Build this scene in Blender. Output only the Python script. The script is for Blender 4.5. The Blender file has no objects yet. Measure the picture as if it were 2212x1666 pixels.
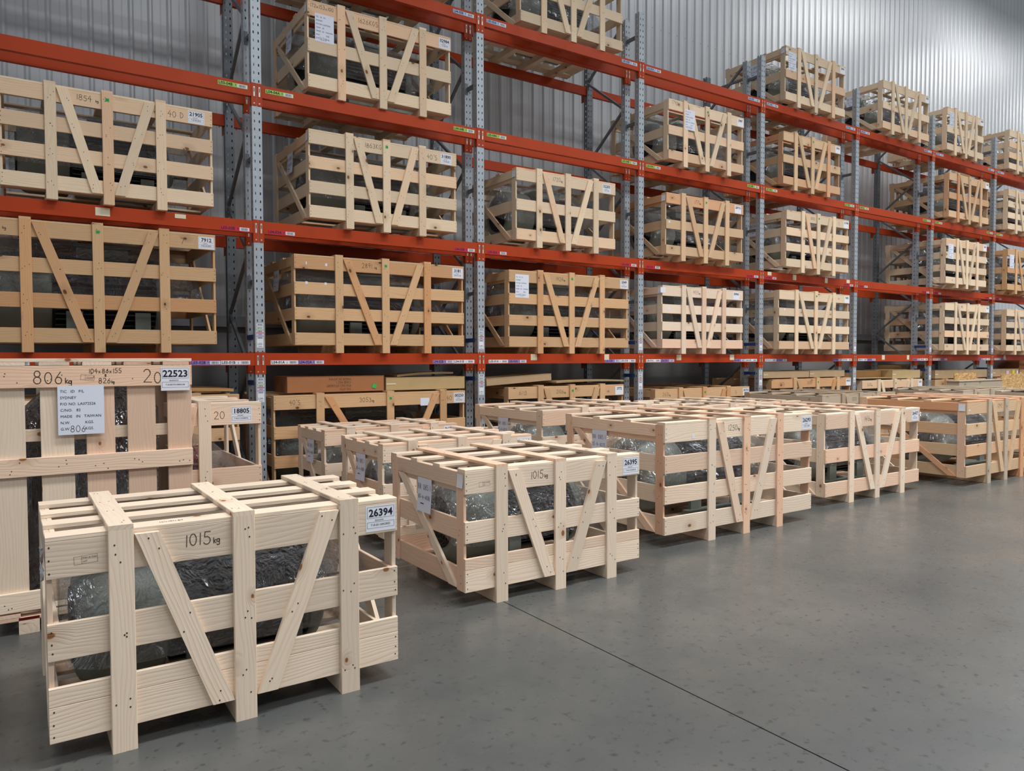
import bpy, math, random
from mathutils import Vector, Matrix, noise
random.seed(7)
S = bpy.context.scene
COL = S.collection
H = 1.55                                   # eye height above the floor

# ------------------------------------------------------------------ camera
th, pi_, ro = math.radians(56.1196), math.radians(-2.0165), math.radians(-0.153)
fwd = Vector((math.cos(th)*math.cos(pi_), math.sin(th)*math.cos(pi_), math.sin(pi_)))
r0 = Vector((math.sin(th), -math.cos(th), 0)); u0 = r0.cross(fwd)
rgt = math.cos(ro)*r0 + math.sin(ro)*u0; upv = -math.sin(ro)*r0 + math.cos(ro)*u0
cam_d = bpy.data.cameras.new('camera'); cam = bpy.data.objects.new('camera', cam_d); COL.objects.link(cam)
cam.matrix_world = Matrix(((rgt.x, upv.x, -fwd.x, 0), (rgt.y, upv.y, -fwd.y, 0), (rgt.z, upv.z, -fwd.z, H), (0, 0, 0, 1)))
cam_d.sensor_width = 36; cam_d.sensor_fit = 'HORIZONTAL'; cam_d.lens = 1607.55/2212*36; cam_d.clip_end = 200
S.camera = cam

# ------------------------------------------------------------------ light and exposure
w = bpy.data.worlds.new('world'); S.world = w; w.use_nodes = True
bg = w.node_tree.nodes['Background']; bg.inputs[0].default_value = (0.9, 0.95, 1.0, 1); bg.inputs[1].default_value = 0.31
def area(x, y, z, sx, sy, power, col=(1, .985, .96), spread=128):
    d = bpy.data.lights.new('hall_lamp', 'AREA'); d.shape = 'RECTANGLE'; d.size = sx; d.size_y = sy; d.energy = power; d.color = col; d.spread = math.radians(spread)
    o = bpy.data.objects.new('hall_lamp', d); COL.objects.link(o); o.location = (x, y, z)
for x, p in ((-3, 130), (4, 380), (11, 440), (18, 440), (25, 400)):      # rows of high-bay fittings over the aisle
    area(x, 1.2, 11.0, 4.2, 1.3, p)
for x, p in ((-3, 120), (5, 420), (12, 480), (19, 480), (26, 420)):
    area(x, -6.5, 11.0, 4.2, 1.3, p, spread=150)
for x, p in ((12.5, 120), (19.5, 220), (26.5, 300), (33.5, 260)):          # row along the wall
    area(x, 6.4, 11.3, 4.2, 1.0, p, spread=175)
S.view_settings.view_transform = 'Standard'; S.view_settings.look = 'None'
S.view_settings.exposure = 0.1; S.view_settings.gamma = 1; S.view_settings.use_curve_mapping = False

# ------------------------------------------------------------------ materials
def lin(c): return tuple(((v/255)/12.92 if v <= 10 else (((v/255)+.055)/1.055)**2.4) for v in c)
def newmat(name, rgb, rough=.6, metal=0.0, spec=.5):
    m = bpy.data.materials.new(name); m.use_nodes = True
    b = m.node_tree.nodes['Principled BSDF']
    b.inputs['Base Color'].default_value = (*lin(rgb), 1); b.inputs['Roughness'].default_value = rough
    b.inputs['Metallic'].default_value = metal; b.inputs['Specular IOR Level'].default_value = spec
    return m
class NT:
    def __init__(s, m): s.t = m.node_tree; s.b = s.t.nodes['Principled BSDF']
    def n(s, kind, **kw):
        nd = s.t.nodes.new(kind)
        for k, v in kw.items(): setattr(nd, k, v)
        return nd
    def l(s, a, b): s.t.links.new(a, b)
    def val(s, sock, v):
        if hasattr(v, 'is_output') or isinstance(v, bpy.types.NodeSocket): s.l(v, sock)
        else: sock.default_value = v
    def m(s, op, a, b=None, c=None, clamp=False):
        nd = s.n('ShaderNodeMath', operation=op, use_clamp=clamp); s.val(nd.inputs[0], a)
        if b is not None: s.val(nd.inputs[1], b)
        if c is not None: s.val(nd.inputs[2], c)
        return nd.outputs[0]
    def xyz(s, a, b, c):
        nd = s.n('ShaderNodeCombineXYZ'); s.val(nd.inputs[0], a); s.val(nd.inputs[1], b); s.val(nd.inputs[2], c); return nd.outputs[0]
    def noise(s, vec, scale, detail=3, rough=.5):
        nd = s.n('ShaderNodeTexNoise'); s.l(vec, nd.inputs['Vector']); nd.inputs['Scale'].default_value = scale
        nd.inputs['Detail'].default_value = detail; nd.inputs['Roughness'].default_value = rough; return nd.outputs['Fac']
    def mr(s, v, a, b, c, d):
        nd = s.n('ShaderNodeMapRange'); s.val(nd.inputs[0], v)
        for i, q in enumerate((a, b, c, d)): nd.inputs[i+1].default_value = q
        return nd.outputs[0]
    def mix(s, f, a, b, mode='MIX'):
        nd = s.n('ShaderNodeMix', data_type='RGBA', blend_type=mode); s.val(nd.inputs[0], f)
        for sock, q in ((nd.inputs[6], a), (nd.inputs[7], b)):
            if isinstance(q, tuple): sock.default_value = (*q[:3], 1)
            else: s.l(q, sock)
        return nd.outputs[2]
    def bump(s, h, strength, dist=.002):
        nd = s.n('ShaderNodeBump'); nd.inputs['Strength'].default_value = strength; nd.inputs['Distance'].default_value = dist
        s.l(h, nd.inputs['Height']); s.l(nd.outputs[0], s.b.inputs['Normal'])

def wood(name, light, dark, pink, knot, knot_p=.27, pinkness=.8):
    m = newmat(name, light, .72, spec=.25); k = NT(m)
    uv = k.n('ShaderNodeUVMap'); sp = k.n('ShaderNodeSeparateXYZ'); k.l(uv.outputs[0], sp.inputs[0])
    rnd = k.n('ShaderNodeObjectInfo').outputs['Random']
    u = k.m('ADD', sp.outputs[0], k.m('MULTIPLY', rnd, 57.3)); v = k.m('ADD', sp.outputs[1], k.m('MULTIPLY', rnd, 31.7))
    # knots: sparse cells of a Voronoi, the grain bends round them
    vo = k.n('ShaderNodeTexVoronoi', voronoi_dimensions='2D'); k.l(k.xyz(k.m('MULTIPLY', u, 3.6), k.m('MULTIPLY', v, 5.5), 0), vo.inputs['Vector']); vo.inputs['Scale'].default_value = 1
    cs = k.n('ShaderNodeSeparateColor'); k.l(vo.outputs['Color'], cs.inputs[0])
    on = k.m('LESS_THAN', cs.outputs[0], knot_p)
    size = k.m('MULTIPLY_ADD', cs.outputs[1], .05, .035)
    dn = k.m('DIVIDE', vo.outputs['Distance'], size)
    kf = k.m('MULTIPLY', k.mr(dn, .75, 1.1, 1, 0), on)
    halo = k.m('MULTIPLY', k.mr(dn, .8, 4.5, 1, 0), on)
    warp = k.noise(k.xyz(k.m('MULTIPLY', u, 1.1), k.m('MULTIPLY', v, 5.0), rnd), 1.0, 2)
    ph = k.m('ADD', k.m('MULTIPLY', v, 330), k.m('ADD', k.m('MULTIPLY', warp, 62), k.m('MULTIPLY', halo, 13)))
    ring = k.m('POWER', k.m('MULTIPLY_ADD', k.m('SINE', ph), .5, .5), 2.5)
    fib = k.noise(k.xyz(k.m('MULTIPLY', u, 6), k.m('MULTIPLY', v, 190), rnd), 1.0, 2)
    blot = k.noise(k.xyz(k.m('MULTIPLY', u, 2.2), k.m('MULTIPLY', v, 9), rnd), 1.0, 3)
    c = k.mix(k.m('MULTIPLY', k.m('MULTIPLY', ring, k.mr(blot, .35, .7, .08, .48)), k.mr(rnd, 0, 1, .25, 1)), lin(light), lin(dark))
    c = k.mix(k.mr(fib, .3, .7, .0, .22), c, lin(dark))
    wn = k.n('ShaderNodeTexWhiteNoise', noise_dimensions='1D'); k.l(k.m('MULTIPLY', rnd, 913.7), wn.inputs['W'])
    c = k.mix(k.mr(wn.outputs['Value'], .62, 1.0, 0, pinkness), c, lin(pink), 'MULTIPLY')
    c = k.mix(kf, c, lin(knot)); c = k.mix(k.m('MULTIPLY', halo, .3), c, lin(knot))
    hs = k.n('ShaderNodeHueSaturation'); k.l(c, hs.inputs['Color']); k.l(k.mr(rnd, 0, 1, .86, 1.08), hs.inputs['Value'])
    k.l(hs.outputs[0], k.b.inputs['Base Color'])
    k.bump(k.m('ADD', ring, fib), .25, .0015)
    return m
M = {}
M['fresh'] = wood('fresh_pine', (235, 217, 197), (208, 181, 153), (255, 228, 216), (146, 96, 60))
M['mid'] = wood('dry_pine', (231, 211, 184), (202, 172, 140), (255, 232, 218), (126, 88, 58))
M['aged'] = wood('aged_pine', (214, 178, 138), (180, 138, 96), (255, 226, 204), (104, 68, 42))
M['grey'] = wood('weathered_pine', (190, 176, 156), (160, 142, 122), (250, 232, 226), (110, 84, 64))
M['ochre'] = wood('ochre_pine', (216, 186, 152), (186, 148, 110), (255, 220, 204), (120, 78, 50), .2, 1.0)
M['pink'] = wood('pinkish_pine', (232, 197, 170), (208, 162, 130), (255, 232, 222), (150, 92, 62))

def paint(name, rgb, rough=.42):
    m = newmat(name, rgb, rough, spec=.22); k = NT(m)
    tc = k.n('ShaderNodeTexCoord'); f = k.noise(tc.outputs['Object'], 3.0, 4)
    k.l(k.mix(k.mr(f, .35, .75, 0, .35), lin(rgb), tuple(x*.62 for x in lin(rgb))), k.b.inputs['Base Color'])
    k.l(k.mr(f, .3, .7, rough-.06, rough+.12), k.b.inputs['Roughness'])
    return m
M['orange'] = paint('orange_beam_paint', (178, 64, 26), .4)
def galv(name, rgb, metal=.55, rough=.42):
    m = newmat(name, rgb, rough, metal); k = NT(m)
    tc = k.n('ShaderNodeTexCoord'); vo = k.n('ShaderNodeTexVoronoi'); vo.inputs['Scale'].default_value = 40; k.l(tc.outputs['Object'], vo.inputs['Vector'])
    cs = k.n('ShaderNodeSeparateColor'); k.l(vo.outputs['Color'], cs.inputs[0])
    f = k.noise(tc.outputs['Object'], 2.2, 4)
    c = k.mix(k.m('MULTIPLY', cs.outputs[0], .35), lin(rgb), tuple(x*.7 for x in lin(rgb)))
    c = k.mix(k.mr(f, .4, .75, 0, .3), c, tuple(x*.72 for x in lin(rgb)))
    k.l(c, k.b.inputs['Base Color']); return m
M['galv'] = galv('galvanised_steel', (172, 182, 192), .35, .48)
M['galvdark'] = galv('dull_shaded_galvanised_steel', (118, 126, 134), .4, .5)  # darker copy: shade on the rear posts put into the colour; bracing shares it
M['clip'] = newmat('zinc_clip', (214, 206, 196), .4, .4)
M['blue'] = newmat('blue_bracket', (30, 66, 130), .5)
M['white'] = newmat('label_white', (228, 232, 242), .6, spec=.3)
M['paper'] = newmat('paper', (222, 228, 244), .7, spec=.2)
M['ink'] = newmat('ink', (38, 40, 58), .7, spec=.2)
M['pencil'] = newmat('marker_line', (92, 78, 66), .8, spec=.1)
M['nail'] = newmat('nail_head', (66, 54, 46), .7)
M['tagred'] = newmat('tag_red', (196, 40, 70), .6, spec=.3)
M['taggreen'] = newmat('tag_green', (160, 196, 100), .6, spec=.3)
M['tagblue'] = newmat('tag_pale_blue', (170, 196, 232), .6, spec=.3)
M['tagpurple'] = newmat('tag_purple', (150, 130, 196), .6, spec=.3)
M['sgreen'] = newmat('sticker_green', (60, 176, 90), .6)
M['cream'] = newmat('sticker_cream', (222, 214, 186), .6)
M['silver'] = newmat('plastic_scrap', (226, 230, 240), .25)
M['yellow'] = newmat('sticker_yellow', (226, 208, 40), .6)
M['pinks'] = newmat('sticker_pink', (226, 196, 200), .6)
M['redink'] = newmat('red_mark', (200, 70, 80), .7)
M['motor'] = newmat('grey_green_enamel', (132, 140, 134), .45)
M['motordark'] = newmat('dark_fin_enamel', (46, 50, 54), .5)
M['black'] = newmat('black_grille', (16, 18, 20), .6)
M['shaft'] = newmat('steel_shaft', (150, 150, 152), .3, .9)
M['redmotor'] = newmat('salmon_primer', (176, 92, 80), .55)
M['greyhood'] = newmat('grey_hood_plastic', (132, 122, 120), .35)
def card(name, rgb):
    m = newmat(name, rgb, .8, spec=.15); k = NT(m); tc = k.n('ShaderNodeTexCoord')
    f = k.noise(tc.outputs['Object'], 5, 4); k.l(k.mix(k.mr(f, .35, .7, 0, .3), lin(rgb), tuple(x*.75 for x in lin(rgb))), k.b.inputs['Base Color']); return m
M['card'] = card('brown_card', (178, 140, 96)); M['cardred'] = card('reddish_card', (168, 116, 80)); M['cardpale'] = card('pale_card', (188, 164, 122)); M['cardgrey'] = card('greyish_card', (180, 156, 124))
def osb():
    m = newmat('strand_board', (196, 158, 104), .75); k = NT(m); tc = k.n('ShaderNodeTexCoord')
    vo = k.n('ShaderNodeTexVoronoi'); vo.inputs['Scale'].default_value = 26; vo.inputs['Randomness'].default_value = 1
    mp = k.n('ShaderNodeMapping'); mp.inputs['Scale'].default_value = (1, 1, 2.4); mp.inputs['Rotation'].default_value = (0, .5, 0); k.l(tc.outputs['Object'], mp.inputs[0]); k.l(mp.outputs[0], vo.inputs['Vector'])
    cs = k.n('ShaderNodeSeparateColor'); k.l(vo.outputs['Color'], cs.inputs[0])
    k.l(k.mix(cs.outputs[0], lin((216, 180, 124)), lin((160, 116, 66))), k.b.inputs['Base Color']); return m
M['osb'] = osb()
def film(name, tint, alpha, rough=.1, bumps=1.0):
    m = bpy.data.materials.new(name); m.use_nodes = True; t = m.node_tree; t.nodes.clear()
    N = t.nodes.new; L = t.links.new
    out = N('ShaderNodeOutputMaterial'); mx = N('ShaderNodeMixShader'); tr = N('ShaderNodeBsdfTransparent'); tr.inputs[0].default_value = (*tint, 1)
    gl = N('ShaderNodeBsdfPrincipled'); gl.inputs['Base Color'].default_value = (.72, .76, .82, 1); gl.inputs['Roughness'].default_value = rough; gl.inputs['Metallic'].default_value = .75
    tc = N('ShaderNodeTexCoord'); mp = N('ShaderNodeMapping'); mp.inputs['Scale'].default_value = (2.6, 1.6, 1.3); L(tc.outputs['Object'], mp.inputs[0])
    n1 = N('ShaderNodeTexNoise'); n1.inputs['Scale'].default_value = 4.5; n1.inputs['Detail'].default_value = 3; n1.inputs['Distortion'].default_value = 2.2
    L(mp.outputs[0], n1.inputs['Vector'])
    a1 = N('ShaderNodeMath'); a1.operation = 'SUBTRACT'; L(n1.outputs['Fac'], a1.inputs[0]); a1.inputs[1].default_value = .5
    a2 = N('ShaderNodeMath'); a2.operation = 'ABSOLUTE'; L(a1.outputs[0], a2.inputs[0])
    bp = N('ShaderNodeBump'); bp.inputs['Strength'].default_value = bumps; bp.inputs['Distance'].default_value = .3
    L(a2.outputs[0], bp.inputs['Height']); L(bp.outputs[0], gl.inputs['Normal'])
    lw = N('ShaderNodeLayerWeight'); lw.inputs[0].default_value = .3; L(bp.outputs[0], lw.inputs['Normal'])
    mr = N('ShaderNodeMapRange'); mr.inputs[1].default_value = 0; mr.inputs[2].default_value = 1; mr.inputs[3].default_value = alpha; mr.inputs[4].default_value = min(1, alpha+.4)
    L(lw.outputs['Facing'], mr.inputs[0]); L(mr.outputs[0], mx.inputs[0])
    L(tr.outputs[0], mx.inputs[1]); L(gl.outputs[0], mx.inputs[2]); L(mx.outputs[0], out.inputs[0]); return m
M['film'] = film('clear_film', (.97, .98, .98), .18)
M['stretch'] = film('dark_stretch_film', (.3, .32, .38), .45, .1, 1.0)
def concrete():
    m = newmat('sealed_concrete', (112, 114, 113), .34, spec=.5); k = NT(m); tc = k.n('ShaderNodeTexCoord'); o = tc.outputs['Object']
    a = k.noise(o, .55, 5, .6); b = k.noise(o, 3.2, 5, .65); d = k.noise(o, 22, 3, .6)
    c = k.mix(k.mr(a, .3, .7, 0, 1), lin((74, 79, 80)), lin((98, 98, 96)))
    c = k.mix(k.mr(b, .45, .75, 0, .4), c, lin((68, 71, 72)))
    c = k.mix(k.mr(d, .59, .68, 0, .65), c, lin((56, 56, 56)))
    st = k.noise(o, 1.3, 2); c = k.mix(k.mr(st, .62, .8, 0, .35), c, lin((112, 104, 90)))
    k.l(c, k.b.inputs['Base Color']); k.l(k.mr(b, .3, .7, .2, .36), k.b.inputs['Roughness'])
    k.bump(b, .08, .004); return m
M['floor'] = concrete()
M['gap'] = newmat('joint_filler', (44, 42, 40), .9)
def cladding():
    m = newmat('zinc_cladding', (200, 204, 208), .34, .15); k = NT(m); tc = k.n('ShaderNodeTexCoord')
    f = k.noise(tc.outputs['Object'], .7, 4); k.l(k.mix(k.mr(f, .3, .7, 0, .5), lin((204, 209, 214)), lin((184, 188, 196))), k.b.inputs['Base Color']); return m
M['clad'] = cladding(); M['dado'] = newmat('grey_concrete_panel', (138, 140, 142), .7); M['flash'] = newmat('sill_flashing', (150, 154, 160), .45, .4)

# ------------------------------------------------------------------ mesh helpers
def link(o, parent=None):
    COL.objects.link(o)
    if parent is not None: o.parent = parent
    return o
def thing(name, label, cat, loc=(0, 0, 0), group=None):
    o = link(bpy.data.objects.new(name, None)); o.location = loc; o['label'] = label; o['category'] = cat
    o.empty_display_size = .1
    if group: o['group'] = group
    return o
def part(name, me, parent, mat=None, label=None, kind=None):
    o = link(bpy.data.objects.new(name, me), parent)
    if mat is not None: o.matrix_basis = mat
    if label: o['label'] = label
    if kind: o['kind'] = kind
    return o
class MB:
    """collects faces (optionally with uv and material index)"""
    def __init__(s): s.v = []; s.f = []; s.uv = []; s.mi = []
    def face(s, pts, uvs=None, mi=0):
        b = len(s.v); s.v += [tuple(p) for p in pts]; s.f.append(tuple(range(b, b+len(pts)))); s.uv += uvs or [(p[0], p[2]) for p in pts]; s.mi.append(mi)
    def box(s, a, b, mi=0):
        x0, y0, z0 = a; x1, y1, z1 = b
        P = [(x0, y0, z0), (x1, y0, z0), (x1, y1, z0), (x0, y1, z0), (x0, y0, z1), (x1, y0, z1), (x1, y1, z1), (x0, y1, z1)]
        base = len(s.v); s.v += P
        for q in ((0, 3, 2, 1), (4, 5, 6, 7), (0, 1, 5, 4), (1, 2, 6, 5), (2, 3, 7, 6), (3, 0, 4, 7)):
            s.f.append(tuple(base+i for i in q)); s.uv += [(P[i][0]+P[i][1], P[i][2]) for i in q]; s.mi.append(mi)
    def lathe(s, prof, n=40, mi=0, axis='x', cap=True):
        base = len(s.v)
        for (x, r) in prof:
            for i in range(n):
                a = 2*math.pi*i/n; s.v.append((x, r*math.cos(a), r*math.sin(a)))
        for j in range(len(prof)-1):
            for i in range(n):
                i2 = (i+1) % n; s.f.append((base+j*n+i, base+j*n+i2, base+(j+1)*n+i2, base+(j+1)*n+i)); s.uv += [(0, 0)]*4; s.mi.append(mi)
        if cap:
            s.f.append(tuple(base+i for i in range(n))[::-1]); s.uv += [(0, 0)]*n; s.mi.append(mi)
            q = base+(len(prof)-1)*n; s.f.append(tuple(q+i for i in range(n))); s.uv += [(0, 0)]*n; s.mi.append(mi)
    def build(s, name, mats, smooth=False):
        me = bpy.data.meshes.new(name); me.from_pydata(s.v, [], s.f)
        uv = me.uv_layers.new(name='UVMap'); flat = [c for p in s.uv for c in p]; uv.data.foreach_set('uv', flat)
        for m in (mats if isinstance(mats, (list, tuple)) else [mats]): me.materials.append(m)
        me.polygons.foreach_set('material_index', s.mi)
        if smooth: me.polygons.foreach_set('use_smooth', [True]*len(s.f))
        me.update(); return me
CACHE = {}
def board_mesh(L, W, T, mat):
    """sawn board, length along x, width y, thickness z, centred, long edges eased"""
    key = ('b', round(L, 3), round(W, 3), round(T, 3), mat)
    if key in CACHE: return CACHE[key]
    c = min(.0022, T*.2); hw, ht = W/2, T/2
    prof = [(-hw+c, -ht), (hw-c, -ht), (hw, -ht+c), (hw, ht-c), (hw-c, ht), (-hw+c, ht), (-hw, ht-c), (-hw, -ht+c)]
    m = MB(); acc = 0
    for i in range(8):
        a, b = prof[i], prof[(i+1) % 8]; d = math.dist(a, b)
        m.face([(-L/2, *a), (-L/2, *b), (L/2, *b), (L/2, *a)][::-1], [(-L/2, acc), (-L/2, acc+d), (L/2, acc+d), (L/2, acc)][::-1]); acc += d
    m.face([(-L/2, *p) for p in prof], [(p[1]*6, p[0]*.8) for p in prof]); m.face([(L/2, *p) for p in prof][::-1], [(p[1]*6, p[0]*.8) for p in prof][::-1])
    CACHE[key] = m.build('board', M[mat]); return CACHE[key]
def frame_mat(c, ex, ey):
    ex = Vector(ex).normalized(); ey = Vector(ey).normalized(); ez = ex.cross(ey)
    return Matrix(((ex.x, ey.x, ez.x, c[0]), (ex.y, ey.y, ez.y, c[1]), (ex.z, ey.z, ez.z, c[2]), (0, 0, 0, 1)))
def board(parent, name, c, ex, ey, L, W, T, mat):
    return part(name, board_mesh(L, W, T, mat), parent, frame_mat(c, ex, ey))
def brace_mesh(x0, x1, z0, z1, w, T, mat):
    """slanting board cut level at both ends: from (x0,z1) top to (x1,z0) bottom, horizontal cut width w"""
    key = ('br', *(round(q, 3) for q in (x0-x1, z0-z1, w, T)), mat)
    if key in CACHE: return CACHE[key]
    dx = x1-x0; dz = z0-z1; Ln = math.hypot(dx, dz); q = [(-w/2, 0), (w/2, 0), (w/2+dx, dz), (-w/2+dx, dz)]
    def uvp(p): return ((p[0]*dx+p[1]*dz)/Ln, (p[0]*dz-p[1]*dx)/Ln)
    m = MB(); y0, y1 = -T/2, T/2
    m.face([(p[0], y0, p[1]) for p in q][::-1], [uvp(p) for p in q][::-1]); m.face([(p[0], y1, p[1]) for p in q], [uvp(p) for p in q])
    for i in range(4):
        a, b = q[i], q[(i+1) % 4]; ua, ub = uvp(a), uvp(b)
        m.face([(a[0], y0, a[1]), (b[0], y0, b[1]), (b[0], y1, b[1]), (a[0], y1, a[1])], [(ua[0], ua[1]), (ub[0], ub[1]), (ub[0], ub[1]+T), (ua[0], ua[1]+T)])
    CACHE[key] = m.build('brace', M[mat]); return CACHE[key]
FRONT = lambda c: frame_mat(c, (1, 0, 0), (0, 0, 1))     # writing that faces -y
LEFT = lambda c: frame_mat(c, (0, -1, 0), (0, 0, 1))     # writing that faces -x
def text_mesh(body, size, mat, align='CENTER', bold=0.0, spacing=1.0):
    key = ('t', body, round(size, 4), mat, align, bold)
    if key in CACHE: return CACHE[key]
    cu = bpy.data.curves.new('lettering', 'FONT'); cu.body = body; cu.size = size; cu.align_x = align; cu.align_y = 'CENTER'
    cu.resolution_u = 2; cu.offset = bold; cu.space_character = spacing; cu.fill_mode = 'FRONT'
    o = bpy.data.objects.new('lettering', cu); COL.objects.link(o)
    bpy.context.view_layer.update()
    me = bpy.data.meshes.new_from_object(o.evaluated_get(bpy.context.evaluated_depsgraph_get()))
    bpy.data.objects.remove(o); bpy.data.curves.remove(cu)
    me.materials.clear(); me.materials.append(M[mat]); CACHE[key] = me; return me
# hand lettering: strokes on a 0..1 cell
def arc(cx, cy, rx, ry, a0, a1, n=9): return [(cx+rx*math.cos(math.radians(a0+(a1-a0)*i/n)), cy+ry*math.sin(math.radians(a0+(a1-a0)*i/n))) for i in range(n+1)]
G = {'0': [arc(.3, .5, .27, .48, 80, 430, 14)], '1': [[(.14, 1), (.1, 0)]], '2': [arc(.28, .72, .24, .27, 160, -40, 8)+[(.05, .04), (.6, .02)]],
 '3': [arc(.26, .76, .22, .23, 150, -85, 8)+arc(.26, .26, .27, .27, 85, -150, 8)], '4': [[(.42, 1), (.04, .42), (.62, .4)], [(.44, .7), (.4, -.08)]],
 '5': [[(.58, .98), (.16, .98), (.12, .58)]+arc(.28, .3, .28, .3, 110, -150, 9)], '6': [[(.46, 1)]+arc(.3, .28, .24, .28, 140, 480, 12)],
 '7': [[(.04, .96), (.56, .96), (.22, 0)]], '8': [arc(.3, .75, .2, .23, -80, 270, 10)+arc(.3, .26, .25, .26, 90, -260, 10)],
 '9': [arc(.3, .7, .22, .26, 10, 360, 10)+[(.5, .66), (.42, 0)]], 'K': [[(.1, 1), (.1, 0)], [(.55, .95), (.12, .45), (.6, 0)]], 'k': [[(.1, .8), (.1, 0)], [(.42, .5), (.12, .25), (.45, 0)]],
 'g': [arc(.26, .3, .2, .22, 20, 370, 10)+[(.47, .5), (.45, -.2)]+arc(.26, -.2, .19, .14, 0, -160, 6)], 'G': [arc(.32, .5, .27, .48, 50, 330, 10)+[(.6, .45), (.36, .45)]],
 'S': [arc(.3, .76, .22, .22, 40, 270, 8)+arc(.3, .26, .25, .27, 90, -140, 8)], 'x': [[(.06, .5), (.42, .05)], [(.42, .52), (.06, .02)]], "'": [[(.2, 1.05), (.12, .8)]],
 'D': [[(.1, 1), (.1, 0)], [(.05, 1)]+arc(.1, .5, .48, .49, 85, -90, 9)], '/': [[(.46, 1), (.06, 0)]], '&': [arc(.3, .6, .15, .16, 0, 360, 9), arc(.3, .24, .18, .2, 0, 360, 9)],
 'B': [[(.1, 1), (.1, 0)], [(.1, 1)]+arc(.2, .76, .24, .23, 85, -85, 6)+arc(.2, .26, .3, .27, 85, -95, 6)], 'R': [[(.1, 1), (.1, 0)], [(.1, 1)]+arc(.22, .74, .26, .25, 85, -95, 7)+[(.6, 0)]],
 '-': [[(.08, .45), (.42, .45)]], '.': [[(.1, .02), (.14, .0)]], 'C': [arc(.36, .5, .3, .48, 50, 310, 9)], 'L': [[(.1, 1), (.1, 0), (.5, 0)]], 'M': [[(.05, 0), (.12, 1), (.32, .4), (.52, 1), (.6, 0)]],
 'A': [[(.02, 0), (.3, 1), (.58, 0)], [(.12, .38), (.5, .38)]], 'E': [[(.5, 1), (.1, 1), (.1, 0), (.52, 0)], [(.1, .5), (.42, .5)]], 'T': [[(.02, 1), (.58, 1)], [(.3, 1), (.28, 0)]], 'o': [arc(.25, .25, .2, .25, 90, 450, 9)],
 'Q': [arc(.3, .5, .27, .45, 80, 430, 12), [(.36, .2), (.6, -.1)]], 'P': [[(.1, 1), (.1, 0)], [(.1, 1)]+arc(.22, .74, .26, .25, 85, -95, 7)]}
def hand_mesh(body, h, mat='pencil', wid=.0036, slope=0.0):
    key = ('h', body, round(h, 4), mat, round(wid, 4), slope)
    if key in CACHE: return CACHE[key]
    rr = random.Random(body+str(h)); x = 0; m = MB()
    for ch in body:
        if ch == ' ': x += .45*h; continue
        sc = h*(.55 if ch in 'kgo' else 1)*rr.uniform(.92, 1.08); oy = rr.uniform(-.05, .05)*h+slope*x
        for st in G.get(ch, []):
            P = [(x+p[0]*sc*.95, oy+p[1]*sc) for p in st]
            for a, b in zip(P, P[1:]):
                d = math.dist(a, b) or 1; nx, ny = -(b[1]-a[1])/d*wid/2, (b[0]-a[0])/d*wid/2; ex, ey = (b[0]-a[0])/d*wid*.35, (b[1]-a[1])/d*wid*.35
                a = (a[0]-ex, a[1]-ey); b = (b[0]+ex, b[1]+ey)
                m.face([(a[0]-nx, a[1]-ny, 0), (b[0]-nx, b[1]-ny, 0), (b[0]+nx, b[1]+ny, 0), (a[0]+nx, a[1]+ny, 0)])
        x += sc*(.34 if ch in "1'." else .46 if ch == 'k' else .74)
    for i, p in enumerate(m.v): m.v[i] = (p[0]-x/2, p[1]-h/2, 0)
    CACHE[key] = m.build('handwriting', M[mat]); return CACHE[key]
def sheet_mesh(w, h, mat, t=.0012, curl=0.0):
    key = ('s', round(w, 3), round(h, 3), mat, curl)
    if key in CACHE: return CACHE[key]
    m = MB()
    if curl:
        n = 6
        for i in range(n):
            za, zb = -h/2+h*i/n, -h/2+h*(i+1)/n; f = lambda z: curl*((h/2-z)/h)**2
            for o, fl in ((0, 1), (-t, -1)):
                q = [(-w/2, za, f(za)+o), (w/2, za, f(za)+o), (w/2, zb, f(zb)+o), (-w/2, zb, f(zb)+o)]; m.face(q[::fl])
    else: m.box((-w/2, -h/2, -t), (w/2, h/2, 0))
    CACHE[key] = m.build('sheet', M[mat]); return CACHE[key]
def off(mat, d): return mat @ Matrix.Translation((0, 0, d))
def lbl_number(parent, mk, num, code='', w=.150, h=.122, rich=True):
    """printed stock label: framed number, code line; lettering is its sub-part"""
    pl = part('stock_label', sheet_mesh(w, h, 'white'), parent, mk)
    part('printed_number', text_mesh(num, h*.40, 'ink', bold=.0012*h/.122), pl, Matrix.Translation((0, h*.21, .0009)))
    if rich:
        m = MB(); a = .0012
        for (x0, y0, x1, y1) in ((-.46, .02, .46, .46), (-.46, -.37, .46, -.13)):
            x0 *= w; x1 *= w; y0 *= h; y1 *= h
            for q in ((x0, y0, x1, y0+a), (x0, y1-a, x1, y1), (x0, y0, x0+a, y1), (x1-a, y0, x1, y1)): m.face([(q[0], q[1], 0), (q[2], q[1], 0), (q[2], q[3], 0), (q[0], q[3], 0)])
        part('printed_frame', m.build('printed_frame', M['ink']), pl, Matrix.Translation((0, 0, .0007)))
    if code:
        part('printed_code', text_mesh(code, min(h*.17, w*1.28/len(code)), 'ink'), pl, Matrix.Translation((-.01*w, -h*.25, .0009)))
        if rich: part('printed_serial', text_mesh('BA0'+num, h*.085, 'ink'), pl, Matrix.Translation((-.05*w, -h*.07, .0009)))
    return pl
SHEET = ['TIC   ID   P/L', 'SYDNEY', 'P/O NO. LA072526', 'C/NO.   82', 'MADE   IN   TAIWAN', 'N.W.            KGS.', 'G.W.            KGS.']
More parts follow.
